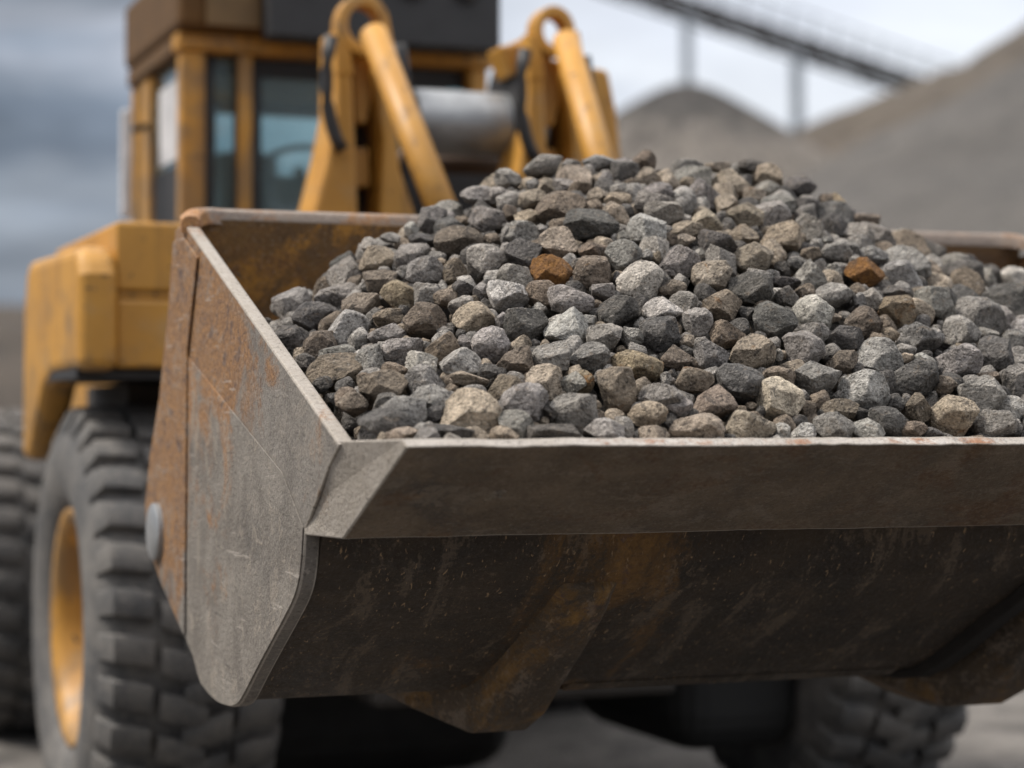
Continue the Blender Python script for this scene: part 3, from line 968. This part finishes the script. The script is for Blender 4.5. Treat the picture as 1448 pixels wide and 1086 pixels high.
# black lower sheet and pale upper sheet over the side window
m = MB()
a_ = at_y(218, 215, 9.9); b_ = at_y(252, 310, 9.9)
m.box(X0 + .028, X0 + .039, Y0 + .15, Y1 - .46, 2.601, 2.90)
m.build('lower_panel', M['black'], cab)
m = MB()
m.box(X0 + .028, X0 + .039, Y0 + .20, Y0 + .62, 2.93, 3.30)
m.build('pale_sheet', M['pale'], cab)

# --- fender and step box beside the cab, over the left front wheel (and its twin on the right)
FND = [(7.93, 2.25), (7.98, 2.33), (8.06, 2.36), (9.2, 2.385), (9.28, 2.36), (9.36, 2.2), (9.40, 1.53), (9.22, 1.53), (9.08, 1.66), (8.84, 1.83), (8.60, 1.885), (8.30, 1.89), (7.93, 1.885)]
for (xa, xb, s) in ((-1.51, -1.36, 1), (2.20, 2.35, -1)):
    m = MB()
    m.prism(FND, xa, xb, 'x')
    fd = m.build('fender', M['paint'], loader, bevel=.045, seg=3)
    xi0, xi1 = (-1.358, -.82) if s > 0 else (1.60, 2.198)
    m = MB()
    m.box(xi0, xi1, 8.0, 9.45, 1.90, 2.16); m.box(xi0, xi1, 8.012, 9.45, 2.16, 2.19); m.box(xi0, xi1, 8.0, 9.45, 2.19, 2.455)
    m.build('tool_box', M['paint'], fd, bevel=.02)
    m = MB(); m.box(xi0 - .14 * (s > 0), xi1 + .14 * (s < 0), 8.05, 9.38, 1.86, 1.898)
    m.build('mud_guard', M['black'], fd)
m = MB()
m.box(-.818, -.62, 7.98, 8.10, 1.84, 2.46)
m.build('step_post', M['paint'], loader, bevel=.02)
m = MB(); m.box(-1.2, -.5, 8.6, 9.58, 1.55, 1.85); m.build('deck', M['dark'], loader)

# ------------------------------------------------------------------ the rocks
HERO = '''479,419,64,38,g 431,419,31,20,g 403,436,38,27,g 449,450,66,44,d 370,462,33,24,d 510,433,51,38,b 565,419,53,44,y 551,450,46,27,b 491,466,64,53,l 548,475,55,35,g 410,484,53,46,d 443,484,27,24,b 601,456,60,55,b 478,499,53,24,g
460,528,93,57,b 523,513,42,51,g 569,499,55,40,g 423,513,38,27,d 416,544,33,24,d 558,524,38,24,b 543,552,71,55,b 602,544,55,55,g 463,572,44,35,b 487,564,33,33,b 491,601,80,49,d 569,588,66,53,g 615,587,27,27,d 569,615,46,22,t
514,537,20,20,b 432,564,22,18,d 718,420,57,46,l 807,424,62,42,g 629,422,33,27,b 655,409,31,24,d 680,413,22,27,g 652,434,35,31,g 672,452,62,49,t 744,464,60,53,d 801,463,62,55,l 832,455,18,20,g 710,455,20,27,g 694,488,53,51,l
855,480,49,44,g 627,495,49,49,b 651,513,60,42,l 729,513,53,46,b 781,506,53,46,g 834,506,55,44,g 691,526,27,24,d 657,485,20,22,g 664,537,53,24,t 715,550,49,40,b 770,541,51,51,t 810,541,40,31,g 828,541,24,35,y 666,586,84,71,p
741,575,66,64,g 812,586,66,57,g 781,583,27,29,d 854,608,55,33,l 633,612,71,24,d 713,614,40,24,t 781,612,77,24,d 861,535,40,24,g 937,439,55,38,l 874,444,55,49,d 934,473,57,51,d 896,477,27,29,g 985,457,44,42,g 1021,433,53,44,b
1029,473,49,40,b 1057,444,22,18,d 1095,453,62,53,d 1064,499,64,53,t 972,482,20,18,t 1007,504,49,44,g 958,506,46,35,b 901,519,71,46,y 980,539,57,38,b 1047,544,66,57,d 872,555,53,69,b 934,564,60,42,g 916,588,53,40,t 1010,570,62,51,b
960,577,38,29,g 925,614,42,24,t 983,606,77,42,t 1102,564,66,60,p 1060,603,71,44,t 1106,610,24,24,l 1102,533,46,29,b 1102,502,11,18,g 1014,610,24,22,g 943,537,18,22,g 1114,422,34,36,d 1177,419,60,38,g 1150,446,60,55,l 1137,495,58,53,g
1194,479,55,36,d 1220,458,53,48,b 1235,424,41,34,g 1215,425,19,22,g 1266,414,41,22,d 1269,441,55,46,y 1321,431,58,50,g 1367,426,46,46,d 1415,422,46,29,l 1410,450,48,41,g 1304,478,60,43,g 1358,468,55,43,g 1259,472,26,19,b 1242,502,67,48,l
1190,515,46,38,b 1156,537,65,50,g 1223,554,72,60,l 1292,535,67,55,d 1355,512,65,50,g 1408,503,53,55,d 1307,511,31,24,l 1337,547,34,31,b 1386,559,65,55,g 1348,590,65,60,t 1179,604,55,41,g 1227,609,48,34,l 1254,597,53,43,d 1297,578,41,43,b
1290,609,41,26,b 1316,614,36,19,d 1411,601,62,41,g 1429,578,36,36,l 1434,539,36,48,g 1187,580,53,31,b 1136,611,36,26,l 1110,611,22,24,l 1112,525,26,24,b 1283,506,19,14,t 1436,487,36,41,g 1396,475,34,24,g 1179,450,22,14,t 1268,572,24,22,d
1398,535,29,19,b 1441,455,17,19,g 1381,620,22,10,t 488,372,41,33,d 479,406,62,39,g 522,348,23,25,l 533,367,50,39,t 498,382,31,31,d 552,336,29,15,g 583,364,50,39,g 597,340,39,21,d 611,311,41,39,g 582,324,21,21,l 649,344,66,48,b
636,305,17,15,l 537,400,48,37,b 603,386,58,44,g 643,384,33,37,b 647,394,35,25,d 688,373,52,54,l 566,388,14,12,g 624,370,14,12,t 690,310,54,39,g 678,278,52,29,g 719,251,39,27,g 711,276,35,23,l 696,338,25,17,b 721,334,25,37,g
653,313,23,15,b 721,301,19,23,b 768,234,53,32,g 728,252,53,28,g 808,233,28,17,g 848,230,47,25,g 882,234,32,23,g 910,228,36,30,b 815,246,47,17,b 753,261,19,17,g 774,264,25,25,t 795,261,32,19,g 819,266,32,19,b 857,251,21,19,g
753,282,38,30,t 792,295,70,49,b 744,308,34,23,t 836,319,74,49,d 791,346,57,49,t 740,363,51,49,d 780,386,57,49,r 766,325,19,17,g 736,331,51,36,g 874,268,23,19,l 846,276,30,23,t 874,283,38,23,t 872,304,40,38,t 914,253,40,32,t
931,272,40,30,g 925,287,55,36,g 939,304,53,36,g 914,329,53,53,l 882,363,51,47,g 840,353,42,23,b 838,386,53,47,b 905,399,64,59,l 959,372,59,44,g 817,374,17,17,g 916,361,17,19,l 929,365,13,19,b 874,393,13,19,d 951,408,38,25,b
853,412,32,23,g 948,259,32,28,t 969,291,32,32,g 973,261,25,23,b 971,325,49,28,t 948,338,21,19,b 882,336,19,21,g 973,240,49,30,g 1016,236,38,15,t 1064,234,38,19,d 1029,261,61,42,t 980,264,32,23,g 980,289,49,36,g 1085,251,44,40,t
1086,268,38,25,g 1130,266,49,34,d 1028,291,32,32,t 1054,306,51,38,t 1100,291,47,30,g 1067,276,30,21,t 1139,292,38,25,d 1184,293,30,40,y 1168,287,25,25,b 1204,302,15,17,g 1001,314,42,36,t 1016,348,53,47,d 1052,331,40,28,t 1105,338,64,49,t
1139,323,47,42,g 1178,321,49,38,d 1213,336,47,42,g 1065,367,57,47,t 1006,392,55,47,t 1059,408,66,47,d 1145,391,47,47,l 1179,359,49,34,g 1180,382,21,19,g 1111,401,42,19,d 1111,416,34,25,g 969,340,28,19,t 988,361,21,21,g 1124,374,21,19,d
1147,359,30,19,b 1105,378,19,17,d 1170,339,15,11,l 1229,336,75,44,g 1224,312,42,20,b 1308,356,60,40,d 1277,332,27,18,l 1286,363,40,20,b 1234,363,42,29,l 1275,391,60,44,g 1313,383,33,31,t 1223,387,55,44,r 1361,394,60,49,d 1394,396,29,33,g
1419,418,49,27,l 1434,391,33,29,l'''
hero = []
for e in HERO.split():
    a = e.split(','); hero.append([float(a[0]), float(a[1]), float(a[2]), float(a[3]), a[4]])
keep = []
for h in hero:
    if any(abs(h[0] - k[0]) < 13 and abs(h[1] - k[1]) < 14 for k in keep): continue
    keep.append(h)
hero = keep

SIL = [(300, 500), (355, 470), (410, 440), (470, 398), (520, 360), (580, 332), (640, 306), (700, 272), (760, 244), (830, 236), (900, 236), (960, 246), (1060, 256), (1130, 284), (1190, 315), (1240, 342), (1330, 372), (1400, 405), (1448, 428), (1560, 468), (1700, 505)]
cx_ = []; cz2 = []
for p in SIL:
    v = at_y(p[0], p[1], 5.6); cx_.append(v.x); cz2.append(v.z)
YL, YC = 4.36, 5.6


def heap(x, y):
    c = float(np.interp(x, cx_, cz2))
    t = (y - YL) / (YC - YL)
    if t <= 1:
        if t < 0: return 1.645 + .5 * t
        f = 1 - (1 - t) ** 1.28
        return 1.645 + (c - 1.645) * f
    return c - .10 * (y - YC) - .75 * max(0, y - YC - .12)


def normal(x, y):
    e = .03
    n = Vector((-(heap(x + e, y) - heap(x - e, y)) / (2 * e), -(heap(x, y + e) - heap(x, y - e)) / (2 * e), 1))
    return n.normalized()


def hit(px, py):
    r = ray(px, py)
    best = None
    y = 4.2
    while y < 6.1:
        t = y / r[1]; x = CAM[0] + r[0] * t; z = CAM[2] + r[2] * t
        g = z - heap(x, y)
        if best is None or g < best[0]: best = (g, x, y, z)
        if g <= 0: return Vector((x, y, z))
        y += .01
    return Vector(best[1:])


TINT = {'d': (0.15, 0.138, 0.127), 'g': (0.335, 0.308, 0.28), 'l': (0.50, 0.465, 0.425), 'b': (0.265, 0.212, 0.163), 't': (0.43, 0.355, 0.275),
        'y': (0.34, 0.265, 0.175), 'p': (0.56, 0.475, 0.375), 'r': (0.21, 0.12, 0.06)}
STAIN = {'d': .55, 'g': .55, 'l': .5, 'b': .72, 't': .75, 'y': 1.0, 'p': .62, 'r': 1.15}
rng = np.random.RandomState(11)
R_ = random.Random(5)


def ico(sub):
    bm = bmesh.new(); bmesh.ops.create_icosphere(bm, subdivisions=sub, radius=1.0)
    v = np.array([x.co[:] for x in bm.verts]); f = [tuple(w.index for w in x.verts) for x in bm.faces]
    bm.free(); return v, np.array(f)


ICO = {k: ico(k) for k in (2, 3, 5)}


def rock_verts(sub, seed, dims):
    """a quarried stone: sphere cut by random fracture planes, edges knocked off, then roughened"""
    r = np.random.RandomState(seed)
    v0 = ICO[sub][0]
    v = v0.copy()
    npl = r.randint(11, 19)
    for k in range(npl):
        n = r.normal(size=3); n /= np.linalg.norm(n)
        d = r.uniform(.55, .84)
        g = v @ n - d
        soft = .012 + .03 * r.rand()
        cut = np.where(g > soft, g - soft * .5, np.where(g > -soft, (g + soft) ** 2 / (4 * soft) * .5, 0))
        cut = np.minimum(cut, np.maximum(g + soft * .2, 0) * 1.0)
        v = v - cut[:, None] * n * .97
    rad_ = np.linalg.norm(v, axis=1, keepdims=True)
    disp = np.zeros(len(v))
    for fr, am, cnt in ((3.0, .024, 5), (7.0, .024, 7), (14.0, .022, 9), (27.0, .016, 12)):
        for k in range(cnt):
            w = r.normal(size=3); w *= fr / np.linalg.norm(w)
            s = np.sin(v0 @ w + r.uniform(0, 6.28))
            disp += am / cnt * 2.2 * (s if fr < 5 else (np.abs(s) * 1.6 - .9))
    v = v * (1 + disp[:, None])
    ext = (v.max(0) - v.min(0)) / 2; v = v - (v.max(0) + v.min(0)) / 2
    return v / ext * np.array(dims)


CAMR = np.array([[CY, SY, 0], [-SY, CY, 0], [0, 0, 1]])   # columns: image right, depth, up (as x,y,z)
RIGHT = np.array([CY, -SY, 0]); DEEP = np.array([SY, CY, 0]); UP = np.array([0, 0, 1])

rocks = []     # dict per individual rock
centres = []
for i, (px, py, w, h, c) in enumerate(hero):
    p = hit(px, py)
    Zc = proj(p)[2]
    a = w * .54 * Zc / FPX; b_ = h * .54 * Zc / FPX
    d = (a + b_) / 2 * R_.uniform(.85, 1.05)
    p = p + normal(p.x, p.y) * (0.0)
    lim = 1.452 - a * .9
    p.x = min(max(p.x, -lim), lim)
    rocks.append(dict(p=p, dims=(a, d, b_), cls=c, px=(px, py), size=(w + h) / 2, frame=True))
    centres.append((p.x, p.y, p.z, (a + b_ + d) / 3))

# fill the rest of the heap surface with further stones, large to small
def free(p, r, k):
    A = np.array(centres)
    d2 = (A[:, 0] - p[0]) ** 2 + (A[:, 1] - p[1]) ** 2 + (A[:, 2] - p[2]) ** 2
    return np.all(d2 > (k * (A[:, 3] + r)) ** 2)


fill = []
for (r, tries, k, sink) in ((.068, 900, .90, .15), (.054, 1600, .88, .25), (.042, 2600, .88, .4), (.031, 5000, .88, .7), (.022, 8000, .86, 1.1), (.015, 9000, .85, 1.6)):
    for _ in range(tries):
        x = R_.uniform(-1.44 + r, 1.44 - r); y = R_.uniform(4.34 + r * .6, 6.22 - r)
        rr = r * R_.uniform(.85, 1.15)
        z = heap(x, y)
        if y < 4.42: z = min(z, 1.66)
        nrm = normal(x, y); p = Vector((x, y, z)) - nrm * rr * sink
        if not free(p, rr, k): continue
        c = R_.choices('dglbt', (25, 36, 12, 15, 12))[0]
        fill.append(dict(p=p, r=rr, cls=c)); centres.append((p.x, p.y, p.z, rr))
# choose the largest-looking of these as individual rocks
for f in fill:
    px, py, Zc = proj(f['p'])
    f['px'] = (px, py); f['size'] = 2 * f['r'] * FPX / Zc
    f['vis'] = f['p'].y < 5.72 and 330 < px < 1460
cand = sorted([f for f in fill if f['vis']], key=lambda f: -f['size'])
NROCK = 300
for f in cand[:NROCK - len(rocks)]:
    f['used'] = True
    k = [f['r'] * R_.uniform(.88, 1.15) for _ in range(3)]
    rocks.append(dict(p=f['p'], dims=tuple(k), cls=f['cls'], px=f['px'], size=f['size'], frame=False))

# --- labels: hand-written ones for the landmarks, the rest told by look and place beside the nearest landmark
LAND = [
    ((780, 386), 'rust-brown rock in the middle of the heap', 'the rust-brown middle rock'),
    ((1223, 387), 'bright rust-orange rock on the right slope of the heap', 'the rust-orange rock'),
    ((666, 586), 'large cream rock just behind the left half of the bucket lip', 'the large cream lip rock'),
    ((1102, 564), 'very large pale beige rock near the lip, right of centre', 'the very large pale beige rock'),
    ((1064, 499), 'ochre-tan rock low on the heap between darker rocks', 'the ochre-tan rock'),
    ((565, 419), 'grey rock with a yellowish stained top on the left slope', 'the yellow-topped rock'),
    ((901, 519), 'flattish brown rock with an orange stain, low in the middle', 'the orange-stained flat rock'),
    ((934, 473), 'smooth dark charcoal rock, round and pitted, in the lower middle', 'the smooth charcoal rock'),
    ((1269, 441), 'pale rock with a rusty stain below the rust-orange rock', 'the pale rusty-topped rock'),
    ((1184, 293), 'small orange-tan stone on the right skyline of the heap', 'the orange-tan skyline stone'),
    ((768, 234), 'grey rock crowning the left end of the heap crest', 'the grey crest rock'),
    ((905, 399), 'big light grey slab of rock tilted in the upper middle', 'the big light grey slab'),
    ((718, 420), 'light grey egg-shaped rock left of and below the rust-brown one', 'the light grey egg-shaped rock'),
    ((1242, 502), 'flat-topped light grey rock in the lower right of the heap', 'the flat-topped light rock'),
    ((1292, 535), 'large blackish rock in the lower right of the heap', 'the large blackish rock'),
    ((649, 344), 'large brown rock high on the left slope', 'the large brown slope rock'),
    ((836, 319), 'wide dark grey rock below the crest, above the rust-brown rock', 'the wide dark upper rock'),
    ((460, 528), 'biggest grey-brown rock beside the left side plate', 'the biggest side-plate rock'),
    ((410, 484), 'dark rock touching the left side plate halfway along its edge', 'the dark side-plate rock'),
    ((1105, 338), 'large pale tan rock on the upper right of the heap', 'the large pale tan rock'),
    ((1347, 590), 'brownish stained grey rock behind the lip at far right', 'the stained far-right lip rock'),
    ((1006, 392), 'tan rock with a flat pale face above a blackish rock', 'the flat-faced tan rock'),
    ((1308, 356), 'dark squarish rock standing out on the right skyline', 'the squarish skyline rock'),
    ((828, 541), 'small orange-brown stone wedged low in the middle', 'the small wedged orange stone'),
    ((603, 456), 'craggy brown rock in the middle of the left slope', 'the craggy brown rock'),
    ((488, 373), 'dark rock at the left skyline against the rusty bucket back', 'the dark left-skyline rock'),
    ((1399, 425), 'light grey rock low on the far right flank of the heap', 'the light right-border rock'),
    ((1222, 554), 'large light beige-grey rock below the flat-topped light one', 'the large beige-grey rock'),
]
used = set(); land_i = []
for (lp, lab, short) in LAND:
    j = min((k for k in range(len(rocks)) if k not in used), key=lambda k: (rocks[k]['px'][0] - lp[0]) ** 2 + (rocks[k]['px'][1] - lp[1]) ** 2)
    used.add(j); rocks[j]['label'] = lab; land_i.append((j, short))
CN = {'d': 'dark grey', 'g': 'grey', 'l': 'light grey', 'b': 'brownish', 't': 'tan', 'y': 'orange-stained', 'p': 'cream', 'r': 'rusty'}
ORD = ['', 'second-nearest ', 'third-nearest ', 'fourth-nearest ', 'fifth-nearest ', 'sixth-nearest ']


def direction(dx, dy):
    a = (math.degrees(math.atan2(-dy, dx)) + 360) % 360
    return ['right of', 'up and right of', 'straight above', 'up and left of', 'left of', 'down and left of', 'straight below', 'down and right of'][int(((a + 22.5) % 360) // 45)]


groups = {}
for k, r in enumerate(rocks):
    if 'label' in r: continue
    s = 'small' if r['size'] < 31 else ('medium' if r['size'] < 46 else 'large')
    j, short = min(land_i, key=lambda L: (rocks[L[0]]['px'][0] - r['px'][0]) ** 2 + (rocks[L[0]]['px'][1] - r['px'][1]) ** 2)
    dx = r['px'][0] - rocks[j]['px'][0]; dy = r['px'][1] - rocks[j]['px'][1]
    groups.setdefault((s, CN[r['cls']], direction(dx, dy), short), []).append((math.hypot(dx, dy), k))
for (s, c, di, short), L in groups.items():
    L.sort()
    for n_, (d_, k) in enumerate(L):
        rocks[k]['label'] = (ORD[n_] if n_ == 0 else ORD[min(n_, 5)]) + '%s %s rock %s %s' % (s, c, di, short)

for k, r in enumerate(rocks):
    v = rock_verts(5 if False else 5, 1000 + k * 7, r['dims'])
    if r['frame']:
        v = v[:, 0:1] * RIGHT + v[:, 1:2] * DEEP + v[:, 2:3] * UP
    F_ = ICO[5][1]
    me = bpy.data.meshes.new('rock')
    me.vertices.add(len(v)); me.vertices.foreach_set('co', v.astype(np.float32).ravel())
    nf = len(F_)
    me.loops.add(nf * 3); me.loops.foreach_set('vertex_index', F_.astype(np.int32).ravel())
    me.polygons.add(nf); me.polygons.foreach_set('loop_start', np.arange(0, nf * 3, 3, dtype=np.int32))
    me.update(calc_edges=True)
    me.polygons.foreach_set('use_smooth', np.ones(nf, dtype=bool))
    me.materials.append(M['rock'])
    o = bpy.data.objects.new('rock', me); COL.objects.link(o)
    o.location = r['p']
    j = np.array(TINT[r['cls']]) * R_.uniform(.85, 1.18) * np.array([R_.uniform(.97, 1.03), 1, R_.uniform(.96, 1.04)])
    st = STAIN[r['cls']] + R_.uniform(-.12, .12)
    o.color = (*[float(q_) for q_ in j], float(st))
    tag(o, r['label'], 'rock', 'rocks heaped in the bucket')

# --- everything smaller or hidden: one mass of gravel filling the bucket
V = []; F = []; TC = []
base = 0
def add_stone(p, r, cls, sub, seed):
    global base
    v = rock_verts(sub, seed, [r * R_.uniform(.85, 1.15) for _ in range(3)]) + np.array(p)
    V.append(v); F.append(ICO[sub][1] + base); base += len(v)
    t = np.array(TINT[cls]) * R_.uniform(.8, 1.2)
    TC.append(np.tile(np.array([*t, STAIN[cls]]), (len(v), 1)))


sd = 50000
for f in fill:
    if f.get('used'): continue
    sd += 1; add_stone(f['p'], f['r'], f['cls'], 3 if f['r'] > .02 and f['vis'] else 2, sd)
for _ in range(1500):       # under-layer seen in the gaps
    x = R_.uniform(-1.41, 1.41); y = R_.uniform(4.42, 6.2)
    r = R_.uniform(.028, .055)
    p = Vector((x, y, heap(x, y))) - normal(x, y) * R_.uniform(.09, .15)
    sd += 1; add_stone(p, r, R_.choices('dgbt', (4, 3, 2, 1))[0], 2, sd)
V = np.concatenate(V); F = np.concatenate(F); TC = np.concatenate(TC)
# solid fill under the stones
gx, gy = 60, 40
gv = []; gf = []
for j in range(gy + 1):
    for i in range(gx + 1):
        x = -1.455 + 2.91 * i / gx; y = 4.47 + (6.235 - 4.47) * j / gy
        gv.append((x, y, heap(x, y) - .15))
for j in range(gy):
    for i in range(gx):
        a = j * (gx + 1) + i; gf.append((a, a + 1, a + gx + 2)); gf.append((a, a + gx + 2, a + gx + 1))
F = np.concatenate([F, np.array(gf) + len(V)]); V = np.concatenate([V, np.array(gv)])
TC = np.concatenate([TC, np.tile(np.array([.06, .055, .05, .5]), (len(gv), 1))])
me = bpy.data.meshes.new('gravel')
me.vertices.add(len(V)); me.vertices.foreach_set('co', V.astype(np.float32).ravel())
nf = len(F)
me.loops.add(nf * 3); me.loops.foreach_set('vertex_index', F.astype(np.int32).ravel())
me.polygons.add(nf); me.polygons.foreach_set('loop_start', np.arange(0, nf * 3, 3, dtype=np.int32))
me.update(calc_edges=True)
me.polygons.foreach_set('use_smooth', np.ones(nf, dtype=bool))
at = me.attributes.new('tint', 'FLOAT_COLOR', 'POINT'); at.data.foreach_set('color', TC.astype(np.float32).ravel())
me.materials.append(M['gravel'])
o = bpy.data.objects.new('gravel', me); COL.objects.link(o)
tag(o, 'small stones and grit filling the gaps between the heaped rocks', 'gravel', kind='stuff')
